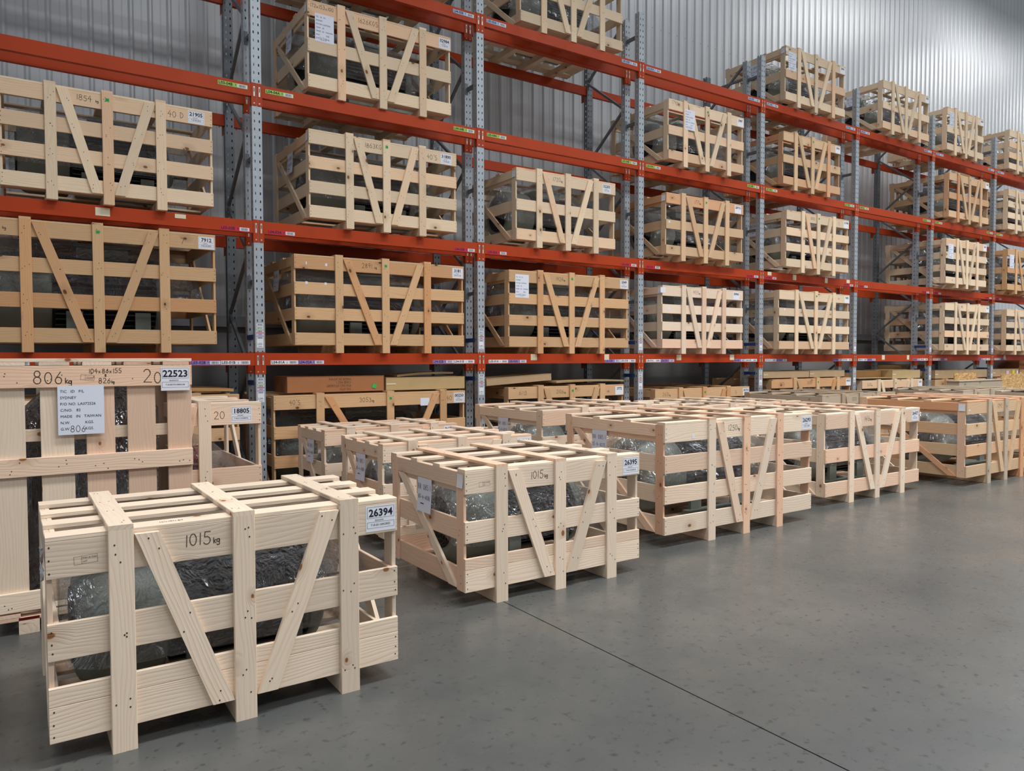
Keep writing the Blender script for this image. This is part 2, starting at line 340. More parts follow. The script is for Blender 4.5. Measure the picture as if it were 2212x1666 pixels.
def big_sheet(parent, mk, kg, w=.21, h=.295):
    pl = part('consignment_sheet', sheet_mesh(w, h, 'paper'), parent, mk)
    for i, t in enumerate(SHEET):
        part('printed_line', text_mesh(t, w*.094, 'ink', 'LEFT'), pl, Matrix.Translation((-w*.45, h*(.38-.127*i), .0009)))
    part('handwriting', hand_mesh(kg, w*.15, 'pencil', .0025), pl, Matrix.Translation((-w*.07, -h*.385, .0009)))
def side_sheet(parent, mk, a, b, w=.2, h=.23):
    pl = part('handwritten_sheet', sheet_mesh(w, h, 'paper', curl=.012), parent, mk)
    hh = min(h*.15, w*.86/(.62*len(a))); hb = min(h*.15, w*.86/(.62*len(b)))
    part('handwriting', hand_mesh(a, hh, 'ink', .0026), pl, Matrix.Translation((0, h*.24, .004)))
    part('handwriting', hand_mesh(b, hb, 'ink', .0026), pl, Matrix.Translation((0, -h*.06, .007)))
    m = MB(); m.face([(-.03, 0, 0), (.02, 0, 0), (.02, .006, 0), (-.03, .006, 0)]); part('printed_mark', m.build('printed_mark', M['ink']), pl, Matrix.Translation((-.02, -h*.27, .0095)))

# ------------------------------------------------------------------ room shell
def struct(name, me, label=None):
    o = link(bpy.data.objects.new(name, me)); o['kind'] = 'structure'
    if label: o['label'] = label
    return o
JX = 2.578
m = MB(); m.box((-14, -16, -.2), (JX-.004, 12, 0)); m.box((JX+.004, -16, -.2), (48, 12, 0)); m.box((JX-.004, -16, -.2), (JX+.004, 12, -.006), 1)
struct('floor', m.build('floor', [M['floor'], M['gap']]), 'grey sealed concrete floor with one sawn joint')
WY = 9.8; m = MB(); x = -8.0; pitch = .206; zt = 12.4; z0 = 2.07
prof = []
while x < 46:
    prof += [(x, 0), (x+.074, 0), (x+.077, .003), (x+.083, .003), (x+.086, 0), (x+.142, 0), (x+.164, -.024), (x+.184, -.024)]; x += pitch
for a, b in zip(prof, prof[1:]): m.face([(a[0], WY+a[1], z0), (b[0], WY+b[1], z0), (b[0], WY+b[1], zt), (a[0], WY+a[1], zt)])
for a, b in zip(prof, prof[1:]): m.face([(b[0], WY+.06, z0), (a[0], WY+.06, z0), (a[0], WY+.06, zt), (b[0], WY+.06, zt)])
wall = struct('wall_back', m.build('wall_back', M['clad']), 'tall ribbed zinc cladding wall behind the racks')
m = MB()
for zz in (4.45, 5.95, 7.46):
    x = -8+.11
    while x < 46:
        c = [(x+.007*math.cos(a*math.pi/3), WY-.004, zz+.007*math.sin(a*math.pi/3)) for a in range(6)]; m.face(c[::-1] if False else c)
        x += pitch
part('screw_heads', m.build('screw_heads', M['nail']), wall, kind='stuff')
m = MB(); m.box((-8, WY-.03, 0), (46, WY+.2, 2.0)); struct('wall_rear', m.build('wall_rear', M['dado']), 'plain grey concrete wall base below the cladding')
m = MB(); m.box((-8, WY-.1, 2.0), (46, WY+.05, 2.02)); m.box((-8, WY-.1, 1.965), (46, WY-.085, 2.0)); m.box((-8, WY-.034, 2.02), (46, WY-.03, 2.10)); struct('trim_1', m.build('trim_1', M['flash']), 'grey metal sill along the wall base')

# ------------------------------------------------------------------ racks
YF, YM, YR = 7.905, 8.195, 9.05; PZ = H+4.93; PW, PD = .1, .085
LV = {1: H+.0839, 3: H+1.4497, 4: H+2.8457, 5: H+4.2339}
def post_mesh(mat):
    """perforated open section: front web with two columns of slots, two flanges with one, return lips"""
    key = ('post', mat)
    if key in CACHE: return CACHE[key]
    m = MB(); h = PW/2; xs = [-h, -.031, -.019, .019, .031, h]; p = .082; hh = .026
    def strip(pt, a, b, z0_, z1_): m.face([pt(a, z0_), pt(b, z0_), pt(b, z1_), pt(a, z1_)])
    def web(pt, xs, holes):
        for i in range(len(xs)-1):
            if i not in holes: strip(pt, xs[i], xs[i+1], 0, PZ)
            else:
                z = 0.0
                k = 0
                while z < PZ:
                    z1_ = min(PZ, .06+k*p); strip(pt, xs[i], xs[i+1], z, z1_); z = z1_+hh; k += 1
    web(lambda a, z: (a, 0, z), xs, (1, 3))
    web(lambda a, z: (-h, a, z), [0, .032, .044, PD], (1,)); web(lambda a, z: (h, a, z), [0, .032, .044, PD], (1,))
    strip(lambda a, z: (a, PD, z), -h, -.025, 0, PZ); strip(lambda a, z: (a, PD, z), .025, h, 0, PZ)
    m.box((-h-.025, -.03, 0), (h+.025, PD+.03, .008))
    CACHE[key] = m.build('post', M[mat]); return CACHE[key]
def bar_mesh(L, w, mat):
    key = ('bar', round(L, 3), w, mat)
    if key not in CACHE:
        m = MB(); m.box((-L/2, -w/2, -w/2), (L/2, w/2, w/2)); CACHE[key] = m.build('bar', M[mat])
    return CACHE[key]
def bar(parent, name, a, b, w, mat, label=None):
    a, b = Vector(a), Vector(b); d = b-a; side = Vector((1, 0, 0)); return part(name, bar_mesh(d.length, w, mat), parent, frame_mat((a+b)/2, d, side), label)
def barcode_mesh():
    if 'bc' in CACHE: return CACHE['bc']
    m = MB(); y = .25/2; rr = random.Random(3)
    m.box((-.034, -.125, -.001), (.034, .125, 0), 0)
    for k, mi in enumerate((2, 3, 4, 5, 0)):
        y0 = .125-.034*(k+1); m.face([(-.034, y0, .0004), (.034, y0, .0004), (.034, y0+.009, .0004), (-.034, y0+.009, .0004)], mi=mi)
        x = -.026
        while x < .024:
            ww = rr.choice((.0015, .003, .0022)); m.face([(x, y0+.013, .0005), (x+ww, y0+.013, .0005), (x+ww, y0+.03, .0005), (x, y0+.03, .0005)], mi=1); x += ww+rr.choice((.0015, .0025))
    m.face([(-.018, -.115, .0005), (.02, -.115, .0005), (.02, -.111, .0005), (-.018, -.111, .0005)], mi=1)
    CACHE['bc'] = m.build('barcode_sticker', [M[k] for k in ('white', 'ink', 'tagblue', 'taggreen', 'tagred', 'tagpurple')]); return CACHE['bc']
def upright(i):
    X = 2.15+2.7*i; left, right = f'L{i+3:02d}', f'L{i+4:02d}'
    t = thing('rack_upright', f'galvanised rack frame of perforated posts between bays {left} and {right}', 'rack upright', (X, 0, 0), 'rack frames along the wall'); t['kind'] = 'thing'
    part('front_post', post_mesh('galv'), t, Matrix.Translation((0, YF, 0)))
    part('middle_post', post_mesh('galv'), t, Matrix.Translation((0, YM, 0)))
    part('rear_post', post_mesh('galvdark'), t, Matrix.Translation((0, YR, 0)))
    k = 0; z = H+4.28; nodes = []
    while z > .3: nodes.append(z); z -= 1.25
    for z in nodes:
        if z+.63 < PZ: bar(t, 'brace', (-.02, YR+.03, z), (-.02, YM+.06, z+.62), .032, 'galvdark')
        if z-.62 > .05: bar(t, 'brace', (-.02, YR+.03, z), (-.02, YM+.06, z-.62), .032, 'galvdark')
    bar(t, 'brace', (-.02, YR, H+4.66), (-.02, YM+.05, H+4.66), .034, 'galvdark')
    for z in (.83, 2.12, 3.4, 4.62):
        s = bar(t, 'spacer', (0, YF+PD, H+z), (0, YM, H+z), .04, 'galvdark')
        mm = MB(); mm.box((-.02, -.004, -.07), (.02, 0, .07)); part('fixing_plate', mm.build('fixing_plate', M['galvdark']), s, s.matrix_basis.inverted() @ Matrix.Translation((-.025, YM-.001, H+z)))
    for z in (.24, -.24):
        bar(t, 'blue_spacer', (-.03, YF+PD-.02, H+z), (-.03, YM+.01, H+z), .05, 'blue', 'blue painted spacer')
    if i >= 0:
        for z, tg in ((LV[1]+.17, left), (LV[1]-.40, right)):
            b = part('barcode_sticker', barcode_mesh(), t, FRONT((0, YF-.0015, z)))
            part('lettering', text_mesh(tg+'-', .03, 'ink'), b, Matrix.Translation((0, -.088, .0008)))
    return t
for i in range(-1, 8): upright(i)
def beam_mesh(L):
    if ('beam', L) not in CACHE:
        m = MB(); z = [-.128, -.045, -.04, 0]
        m.box((-L/2, 0, -.128), (L/2, .05, 0)); CACHE[('beam', L)] = m.build('beam', M['orange'])
    return CACHE[('beam', L)]
def conn_mesh():
    if 'conn' not in CACHE:
        m = MB(); m.box((-.024, -.005, -.218), (.024, 0, .012)); m.box((.0245, -.005, -.218), (.0285, .05, .012))
        CACHE['conn'] = m.build('connector_plate', M['orange'])
        m = MB(); m.box((-.008, -.004, -.05), (.008, 0, .05)); m.box((-.0035, -.0048, -.005), (.0035, -.004, .035), 1); CACHE['clip'] = m.build('locking_clip', [M['clip'], M['black']])
        m = MB(); m.box((-.006, -.003, -.006), (.006, 0, .006)); CACHE['hook'] = m.build('hook', M['clip'])
    return CACHE['conn']
def tag_mesh(col, w):
    key = ('tag', col, w)
    if key in CACHE: return CACHE[key]
    m = MB(); rr = random.Random(5); m.box((-w/2, -.021, -.001), (w/2, .021, 0), 0)
    x0 = w/2-.1; m.face([(x0, -.017, .0004), (w/2-.004, -.017, .0004), (w/2-.004, .017, .0004), (x0, .017, .0004)], mi=1)
    x = x0+.012
    while x < w/2-.016:
        ww = rr.choice((.0018, .0032, .0026)); m.face([(x, -.013, .0008), (x+ww, -.013, .0008), (x+ww, .013, .0008), (x, .013, .0008)], mi=2); x += ww+rr.choice((.002, .003))
    CACHE[key] = m.build('location_tag', [M[col], M['white'], M['ink']]); return CACHE[key]
def tag(beam, x, z, body, col, w=.29, arrow='!'):
    t = part('location_tag', tag_mesh(col, w), beam, FRONT((x, -.0046, z)))
    part('lettering', text_mesh(body, .04, 'ink', 'LEFT', bold=.0006), t, Matrix.Translation((-w/2+.008, 0, .0012)))
    ar = MB(); ax = w/2-.118; s = -1 if arrow == 'd' else 1
    ar.face([(ax-.0015, -.009, 0), (ax+.0015, -.009, 0), (ax+.0015, .009, 0), (ax-.0015, .009, 0)]); ar.face([(ax-.005*s, .004*s, 0), (ax+.005*s, .004*s, 0), (ax, .013*s, 0)])
    part('arrow', ar.build('arrow', M['ink']), t, Matrix.Translation((0, 0, .0012)))
TAGC = {1: 'white', 3: 'tagred', 4: 'taggreen', 5: 'tagblue'}; TAGN = {1: 'white', 3: 'red', 4: 'green', 5: 'pale blue'}
STICK = {(-1, 3): [(.335, .13, .075, -.052, 'cream'), (1.28, .12, .075, -.058, 'cream'), (1.95, .1, .04, -.03, 'cream')], (0, 1): [], (1, 1): [(.8, .1, .08, -.045, 'cream'), (2.05, .085, .08, -.045, 'cream')],
 (2, 1): [(.78, .1, .085, -.05, 'cream'), (1.98, .1, .085, -.05, 'cream')], (3, 3): [(.2, .1, .06, -.03, 'cream'), (.87, .095, .09, -.055, 'cream'), (1.78, .08, .09, -.055, 'cream'), (2.45, .1, .06, -.035, 'cream')],
 (4, 1): [(.95, .1, .09, -.055, 'cream'), (1.84, .085, .09, -.055, 'cream')], (5, 1): [], (6, 1): [(.6, .1, .09, -.055, 'cream')], (1, 3): [], (2, 3): []}
L_ = 2.7-PW-.004
for b in range(-1, 7):
    X0 = 2.15+2.7*b; bay = f'L{b+4:02d}'
    for lv, zc in LV.items():
        z = zc-.012
        if lv == 1: ta, tb = f'{bay}-01A and {bay}-02A', 'white and purple'
        else: ta, tb = f'{bay}-0{lv}A and {bay}-0{lv}B', TAGN[lv]
        for row, Y in (('front', YF), ('middle', YM), ('rear', YR)):
            lab = (f'orange front beam carrying the {tb} tags {ta}' if row == 'front' else f'orange middle-row beam just behind the {tb} tags {ta}' if row == 'middle' else f'orange rear beam nearest the wall, level with the {tb} tags {ta}')
            t = thing('rack_beam', lab, 'beam', (X0+1.35, Y, z), f'{row} beams of the racks'); t['kind'] = 'thing'
            part('beam', beam_mesh(L_), t, Matrix.Translation((0, -.003 if row != 'rear' else .02, 0)))
            for s in (-1, 1):
                c = part('connector_plate', conn_mesh(), t, Matrix.Translation((s*(1.35-.0265), -.001 if row != 'rear' else PD+.006, 0)) @ (Matrix.Identity(4) if s < 0 else Matrix.Diagonal((-1, 1, 1, 1))))
                if row != 'rear':
                    part('locking_clip', CACHE['clip'], c, Matrix.Translation((0, -.005, -.075)), 'silver locking clip'); part('hook', CACHE['hook'], c, Matrix.Translation((0, -.005, -.195)))
            if row == 'front':
                if lv == 1:
                    for s, sd in ((-1, 'A'), (1, 'B')):
                        tag(t, s*(1.35-.25), -.098, f'{bay}-01{sd}', 'white', .29, 'd'); tag(t, s*(1.35-.54), -.098, f'{bay}-02{sd}', 'tagpurple', .285)
                else:
                    zz = -.1 if lv == 3 else -.05
                    for s, sd in ((-1, 'A'), (1, 'B')): tag(t, s*(1.35-.235), zz, f'{bay}-0{lv}{sd}', TAGC[lv])
                for (sx, sw, sh, sz, cm) in STICK.get((b, lv), []):
                    part('blank_sticker', sheet_mesh(sw, sh, cm), t, FRONT((sx-1.35, -.0052, sz)), 'blank cream sticker')

# ------------------------------------------------------------------ motors (one prototype per kind, copied)
def build_motor(kind):
    """horizontal electric motor: x from 0 (fan cowl end) to 1, radius ~.36, feet at z=0"""
    body = M['motor'] if kind == 'grey' else M['redmotor']; dark = M['motordark'] if kind == 'grey' else M['redmotor']
    A = .40; P = []
    def lp(name, prof, mat, smooth=True, n=40):
        m = MB(); m.lathe(prof, n); m.v = [(x, y, z+A) for x, y, z in m.v]; me = m.build(name, mat)
        if smooth:
            for p in me.polygons: p.use_smooth = len(p.vertices) == 4
        return me
    P.append(('fan_cowl', lp('fan_cowl', [(.0, .27), (.012, .315), (.04, .345), (.08, .355), (.26, .358), (.275, .34)], body)))
    gr = MB(); gr.lathe([(-.006, .22), (.004, .225)], 32)
    for r in (.06, .1, .14, .18):
        n = 32
        for i in range(n):
            a0, a1 = 2*math.pi*i/n, 2*math.pi*(i+1)/n
            gr.face([(-.0105, r*math.cos(a0), r*math.sin(a0)), (-.0105, (r+.008)*math.cos(a0), (r+.008)*math.sin(a0)), (-.0105, (r+.008)*math.cos(a1), (r+.008)*math.sin(a1)), (-.0105, r*math.cos(a1), r*math.sin(a1))][::-1], mi=1)
    for i in range(-4, 5):
        y = i*.045; hgt = math.sqrt(max(.01, .22**2-y*y)); gr.box((-.009, y-.003, -hgt), (-.006, y+.003, hgt), 1); gr.box((-.0095, -hgt, y-.003), (-.0065, hgt, y+.003), 1)
    gr.v = [(x, y, z+A) for x, y, z in gr.v]; P.append(('fan_grille', gr.build('fan_grille', [M['black'], M['motordark']])))
    fb = MB(); fb.lathe([(.275, .285), (.8, .285)], 32)
    for i in range(13):
        zz = -.26+i*.0433
        yy = math.sqrt(max(0, .33**2-zz*zz)); fb.box((.29, -yy, zz-.006), (.79, yy, zz+.006))
    for i in range(9):
        yy = -.18+i*.045; zt_ = math.sqrt(.34**2-yy*yy); fb.box((.29, yy-.006, 0), (.79, yy+.006, zt_))
    fb.v = [(x, y, z+A) for x, y, z in fb.v]; P.append(('finned_frame', fb.build('finned_frame', dark)))
    P.append(('end_shield', lp('end_shield', [(.79, .34), (.83, .345), (.85, .3), (.875, .16), (.9, .12)], body)))
    P.append(('shaft', lp('shaft', [(.895, .045), (1.0, .045)], M['shaft'], n=20)))
    ft = MB()
    for s in (-1, 1):
        ft = MB(); ft.box((.3, s*.3-.055, 0), (.8, s*.3+.055, .05)); ft.box((.34, s*.27-.02, .05), (.42, s*.27+.02, .25)); ft.box((.68, s*.27-.02, .05), (.76, s*.27+.02, .25))
        P.append(('foot', ft.build('foot', body)))
    tb = MB(); tb.box((.40, -.16, .70), (.66, .16, .80)); tb.box((.385, -.175, .80), (.675, .175, .825))
    for xx in (.40, .66):
        for yy in (-.16, .16): tb.box((xx-.01, yy-.01, .825), (xx+.01, yy+.01, .835))
    P.append(('terminal_box', tb.build('terminal_box', body)))
    # clear bag: a draped tunnel, pinched at the ends, wrinkled
    wr = MB(); nx, na = 34, 30; rows = []
    for i in range(nx+1):
        x = -.035+1.07*i/nx; e = min(1, min(x+.035, 1.035-x)/.1); fall = 1 if x < .8 else 1-.62*((x-.8)/.235)**1.2
        row = []
        for j in range(na+1):
            a = math.pi*(-.12+1.24*j/na); cx, sz = math.cos(a), math.sin(a)
            ry = .385*(1+.16*max(0, -sz+.45)); rz = (.455 if sz > 0 else .40)*fall
            flare = .05*max(0, .35-sz)*(1-.3*e)
            y = (ry+flare)*math.copysign(abs(cx)**.8, cx)*(.80+.20*e); z = A+rz*sz*(.88+.12*e)
            nz = (noise.noise(Vector((x*6, y*4, z*4)))*.024+noise.noise(Vector((x*17, y*9+4, z*9)))*.014)*e
            y += nz*math.copysign(1, cx)*abs(cx)**.5; z += nz*max(sz, 0)
            row.append((x+noise.noise(Vector((x*5+9, y*6, z*6)))*.012, y, max(.005, z)))
        rows.append(row)
    for i in range(nx):
        for j in range(na): wr.face([rows[i][j], rows[i+1][j], rows[i+1][j+1], rows[i][j+1]])
    for i, fl in ((0, 1), (nx, -1)):
        c = (rows[i][0][0]-.012*fl, 0, A)
        for j in range(na): wr.face([c, rows[i][j], rows[i][j+1]][::fl])
    me = wr.build('plastic_wrap', M['film'], True)
    import bmesh
    bm = bmesh.new(); bm.from_mesh(me); bmesh.ops.remove_doubles(bm, verts=bm.verts, dist=.0008); bm.to_mesh(me); bm.free()
    P.append(('plastic_wrap', me))
    return P
MOT = {k: build_motor(k) for k in ('grey', 'red')}
def motor(label, loc, sx, sr, kind='grey', group='wrapped motors in the crates'):
    t = thing('electric_motor', label, 'motor', loc, group); t.scale = (sx, sr, sr)
    for n, me in MOT[kind]: part(n, me, t, None, 'clear crinkled plastic' if n == 'plastic_wrap' else None)
    return t

# ------------------------------------------------------------------ crates
def crate(label, X0, Yf, Z0, L, D, Ht, n=4, wood='mid', posts=None, zb=.085, hs=.132, num='', code='', kg='', left='', right='', sheet=None, side=None, green=False,
          dbl=False, ntop=4, near=False, scraps=(), group='slatted crates on the racks', mot=None, motlab='', postmat=None, lblx=None, kgpos=.66, top_w=.095, ring='', pouch=False, pmats=None):
    """Ht: top of the top boards above the resting plane; front slat faces at y=0"""
    t = thing('shipping_crate', label, 'crate', (X0, Yf, Z0), group)
    T = .02; zt = Ht-T; pw = .09; P = posts or [L*.205, L*.5, L*.79]; pm = postmat or wood
    gap = (zt-zb-n*hs)/(n-1) if n > 1 else 0
    zs = [(zb+i*(hs+gap), hs) for i in range(n)]
    rx, rz, ry = (1, 0, 0), (0, 0, 1), (0, 1, 0)
    for i, (z, h) in enumerate(zs):
        pieces = [(z, h)]
        if dbl and i == 0: pieces = [(z, .139), (z+.140, .072)]
        for (za, ha) in pieces:
            c = za+ha/2
            board(t, 'slat', (L/2, T/2, c), rx, rz, L, ha, T, wood)
            board(t, 'slat', (L/2, D-T/2, c), rx, rz, L, ha, T, wood)
        for s in (0, 1):
            board(t, 'slat', (T*1.5 if s == 0 else L-T*1.5, D/2, z+h/2), ry, rz, D-2*T-.002, h, T, wood)
    for ip, px in enumerate(P):
        board(t, 'post', (px, -T/2, (zt+T)/2), rz, rx, zt+T, pw, T, pmats[ip] if pmats else pm); board(t, 'post', (px, D+T/2, (zt+T)/2), rz, rx, zt+T, pw, T, wood)
        board(t, 'skid', (px, D/2, zb/2), ry, rx, D-.001, pw, zb-.001, wood)
        board(t, 'top_batten', (px, D/2, zt+T*1.5), ry, rx, D+2*T, pw, T, pm)
    for s in (0, 1):
        xo = T/2 if s == 0 else L-T/2
        for yy in (T+pw/2, D-T-pw/2): board(t, 'corner_post', (xo, yy, (zb+zt)/2), rz, ry, zt-zb, pw, T, pm)
        board(t, 'rail', (xo, D/2, zt-.05), ry, rz, D-2*T-2*pw-.002, .1, T, wood)
        bz0, bz1 = zb+.01, zt-.102; y_t, y_b = D-T-pw-.055, T+pw+.055
        # side brace, drawn in a local frame whose x runs from front to back
        part('brace', brace_mesh(y_t, y_b, bz0, bz1, .1, T, wood), t, Matrix(((0, -1, 0, xo), (1, 0, 0, y_t), (0, 0, 1, bz1), (0, 0, 0, 1))))
    for yy, _ in ((-T/2, 0), (D+T/2, 1)):
        w = .088
        part('brace', brace_mesh(P[0]+pw/2+w/2+.004, P[1]-pw/2-w/2-.003, zb+.008, zt-.004, w, T, wood), t, Matrix.Translation((P[0]+pw/2+w/2+.004, yy, zt-.004)))
        part('brace', brace_mesh(P[2]-pw/2-w/2-.004, P[1]+pw/2+w/2+.003, zb+.008, zt-.004, w, T, wood), t, Matrix.Translation((P[2]-pw/2-w/2-.004, yy, zt-.004)))
    for i in range(ntop):
        board(t, 'top_board', (L/2, top_w/2+(D-top_w)*i/(ntop-1), zt+T/2), rx, ry, L, top_w, T, wood)
    for i in range(4): board(t, 'bottom_board', (L/2, T*2+.06+(D-4*T-.12)*i/3, zb+.011), rx, ry, L-4*T-.004, .11, T, wood)
    if near:
        m = MB(); rr = random.Random(num)
        def nail(x, y, z, ax='y', r=.0035):
            c = []
            for a in range(6):
                p, q = r*math.cos(a*math.pi/3), r*1.25*math.sin(a*math.pi/3)
                c.append((x+p, y, z+q) if ax == 'y' else (x, y-p, z+q) if ax == 'x' else (x+p, y+q, z))
            m.face(c)
        for (z, h) in zs:
            for px in P:
                for k in range(3): nail(px+rr.uniform(-.032, .032), -T-.0006, z+h*rr.uniform(.1, .9))
            for k in (.18, .5, .82): nail(.012+rr.uniform(-.002, .004), -.0006, z+h*k+rr.uniform(-.006, .006)); nail(L-.012+rr.uniform(-.004, .002), -.0006, z+h*k+rr.uniform(-.006, .006))
            for yy in (T+pw/2, D-T-pw/2):
                for k in range(2): nail(-.0006, yy+rr.uniform(-.025, .025), z+h*rr.uniform(.2, .8), 'x')
            for (xa, xb) in ((P[0]+pw/2+.048, P[1]-pw/2-.047), (P[2]-pw/2-.048, P[1]+pw/2+.047)):
                for k in range(2):
                    zz = z+h*rr.uniform(.15, .85); f = (zt-zz)/(zt-zb); nail(xa+(xb-xa)*f+rr.uniform(-.028, .028), -T-.0006, zz)
        for px in P:
            for i in range(ntop):
                for k in range(2): nail(px+rr.uniform(-.03, .03), top_w/2+(D-top_w)*i/(ntop-1)+rr.uniform(-.02, .02), zt+2*T+.0006, 'z')
        part('nails', m.build('nails', M['nail']), t, kind='stuff')
    ztop = zt-hs/2
    if num: lbl_number(t, FRONT((lblx if lblx else L-.085, -.0014, ztop+.002)), num, code, rich=bool(code))
    if kg: part('handwriting', hand_mesh(kg, min(.05, (P[1]-P[0]-.24)/(.6*len(kg))+.012), 'pencil'), t, FRONT((P[0]+(P[1]-P[0])*kgpos, -.0008, ztop+.012)))
    if left: part('handwriting', hand_mesh(left, min(.05, (P[0]-.1)/(.66*len(left))), 'pencil'), t, FRONT(((P[0]-pw/2)*.5, -.0008, ztop+.01+(.03 if sheet else 0))))
    if right: part('handwriting', hand_mesh(right, .055, 'pencil'), t, FRONT((((lblx if lblx else L-.085)-.09+P[2]+pw/2)/2, -.0008, ztop)))
    if sheet: big_sheet(t, FRONT((sheet[0], -.0014-(T if sheet[3:] else 0), sheet[1])), sheet[2])
    if side:
        side_sheet(t, LEFT((-.0015, D*side[2] if len(side) > 2 else D*.5, zt-.215)), side[0], side[1])
    if pouch: part('docket_pouch', sheet_mesh(.075, .085, 'silver', curl=.006), t, LEFT((-.002, .058, zt-.055)), 'small clear docket pouch')
    if green: part('green_sticker', sheet_mesh(.032, .032, 'sgreen'), t, FRONT((P[1], -T-.0012, zt-.045)), 'small green sticker'); 
    if green: part('lettering', text_mesh('26', .024, 'ink'), t, FRONT((P[1], -T-.0018, zt-.045)))
    if dbl and near and code:
        mk = MB(); a = .001
        for q in ((-.04, -.016, .04, -.016+a), (-.04, .016-a, .04, .016), (-.04, -.016, -.04+a, .016), (.04-a, -.016, .04, .016), (-.014, -.016, -.014+a, .016)): mk.face([(q[0], q[1], 0), (q[2], q[1], 0), (q[2], q[3], 0), (q[0], q[3], 0)])
        st = part('stamp', mk.build('stamp', M['pencil']), t, FRONT((P[0]-.12, -.0008, ztop-.01)) @ Matrix.Rotation(.05, 4, 'Z'))
        part('lettering', text_mesh('TW-A1566', .0105, 'pencil'), st, Matrix.Translation((.013, .006, 0))); part('lettering', text_mesh('HT', .0105, 'pencil'), st, Matrix.Translation((-.002, -.007, 0)))
    if num == '26394': part('handwriting', hand_mesh('141x151x80', .016, 'pencil', .002), t, Matrix.Translation(((P[0]+P[1])/2-.04, .045, zt+T+.0007)))
    for (sx, sz, sw, sh, cm) in scraps: part('scrap', sheet_mesh(sw, sh, cm), t, FRONT((sx, -.0014, sz)), 'small white scrap of plastic')
    if mot is not None:
        mk, xf, r = mot; inner = zt-zb-.03; sr = min((inner-.03)/.88, (D-.14)/.98)*r
        motor(motlab, (X0+L*xf, Yf+D/2, Z0+zb+.022), L*(.929-xf), sr, mk)
    return t
RB = {k: v-.010 for k, v in LV.items()}
def rack(bay, lv, X0, Yf, L, Ht, n, wood, what, **k):
    tg = {1: f'white tags {bay}-01A', 3: f'red tags {bay}-03A', 4: f'green tags {bay}-04A', 5: f'pale blue tags {bay}-05A'}[lv]
    k.setdefault('mot', ('grey', .074, 1)); k.setdefault('D', 1.27); D = k.pop('D')
    crate(f'{what}, on the beam tagged {tg[-7:]}', X0, Yf, RB[lv], L, D, Ht, n, wood,
          motlab=f'plastic-wrapped grey motor in the crate on the beam tagged {tg[-7:]}', **k)
SS = ('BRX085 1', '15-4-10')
# top beams (05)
rack('L04', 5, 2.72, 7.89, 1.72, 1.0, 3, 'mid', 'slatted crate cut off by the picture top')
rack('L05', 5, 5.46, 7.91, 1.73, .99, 3, 'mid', 'pine crate with its top above the picture edge', posts=[.36, .85, 1.35], near=True)
rack('L07', 5, 10.76, 7.85, 1.69, .97, 3, 'mid', 'pine crate with a white sheet at its left', posts=[.34, .82, 1.32], pouch=True, num='2941', sheet=(.17, .735, '1625'), green=True, side=SS, scraps=((.02, .9, .06, .05, 'silver'),))
rack('L08', 5, 13.59, 7.80, 1.66, .97, 3, 'mid', 'yellowish pine crate without a front sheet', posts=[.32, .79, 1.28], num='3021', side=SS)
rack('L09', 5, 16.09, 7.86, 1.56, .95, 3, 'mid', 'narrow pine crate with a white sheet', posts=[.32, .77, 1.2], num='2854', sheet=(.19, .72, '1540'))
rack('L10', 5, 18.88, 7.86, 1.7, .96, 4, 'mid', 'four-slat pine crate at the right picture edge', posts=[.41, .85, 1.3])
# 04
rack('L04', 4, 2.69, 7.89, 1.74, 1.0, 3, 'mid', 'pine crate numbered 02984 and marked 1626KGS', posts=[.37, .86, 1.36], pouch=True, num='02984', code='T18-B0750', kg='1626KGS', left='172x153x100', sheet=(.185, .73, '1626'), side=SS, near=True, hs=.14, scraps=())
rack('L06', 4, 8.00, 7.81, 1.66, .95, 3, 'mid', 'pine crate with a sheet pinned over its brace', posts=[.34, .81, 1.3], num='2987', kg='', left='1792kg', sheet=(.42, .70, '1792', 1), side=SS, green=True)
rack('L07', 4, 10.73, 7.86, 1.62, .95, 3, 'ochre', 'ochre pine crate numbered 2942', posts=[.32, .79, 1.25], num='2942', side=SS, green=True)
rack('L09', 4, 16.09, 7.80, 1.72, .99, 3, 'ochre', 'ochre three-slat crate', posts=[.36, .84, 1.34], num='3104', side=SS, green=True)
rack('L10', 4, 18.74, 7.80, 1.75, .98, 4, 'mid', 'crate with reddish boards at the right picture edge', posts=[.39, .86, 1.34])
# 03
rack('L03', 3, -.05, 7.85, 1.75, 1.02, 4, 'mid', 'pine crate numbered 21905 and marked 1854kg', posts=[.38, .83, 1.28], num='21905', code='T18-B1850', kg='1854 kg', right='40 D', green=True, near=True, lblx=1.6)
rack('L04', 3, 2.67, 7.84, 1.80, 1.02, 4, 'mid', 'pine crate numbered 31800 and marked 1863KG', posts=[.45, .89, 1.34], pouch=True, num='31800', code='T18-B2200', kg='1863KG', right="40'S", green=True, side=SS, near=True, lblx=1.66)
rack('L05', 3, 5.34, 7.84, 1.66, .99, 3, 'mid', 'pine crate numbered 32203 and marked 1720kg', posts=[.35, .82, 1.3], pouch=True, num='32203', code='T18-C1500', kg='1720kg', right='', lblx=1.5, hs=.14, near=True)
rack('L06', 3, 7.90, 7.75, 1.69, .97, 3, 'ochre', 'ochre three-slat crate numbered 28710', posts=[.34, .82, 1.3], pouch=True, num='28710', kg='1771kg', right='', green=True, scraps=((.06, .77, .03, .02, 'silver'), (.06, .55, .03, .03, 'silver')), lblx=1.56)
rack('L07', 3, 10.64, 7.72, 1.77, 1.01, 4, 'mid', 'pale four-slat crate numbered 31798', posts=[.43, .86, 1.31], num='31798', kg='1800', right='S', green=True, side=SS)
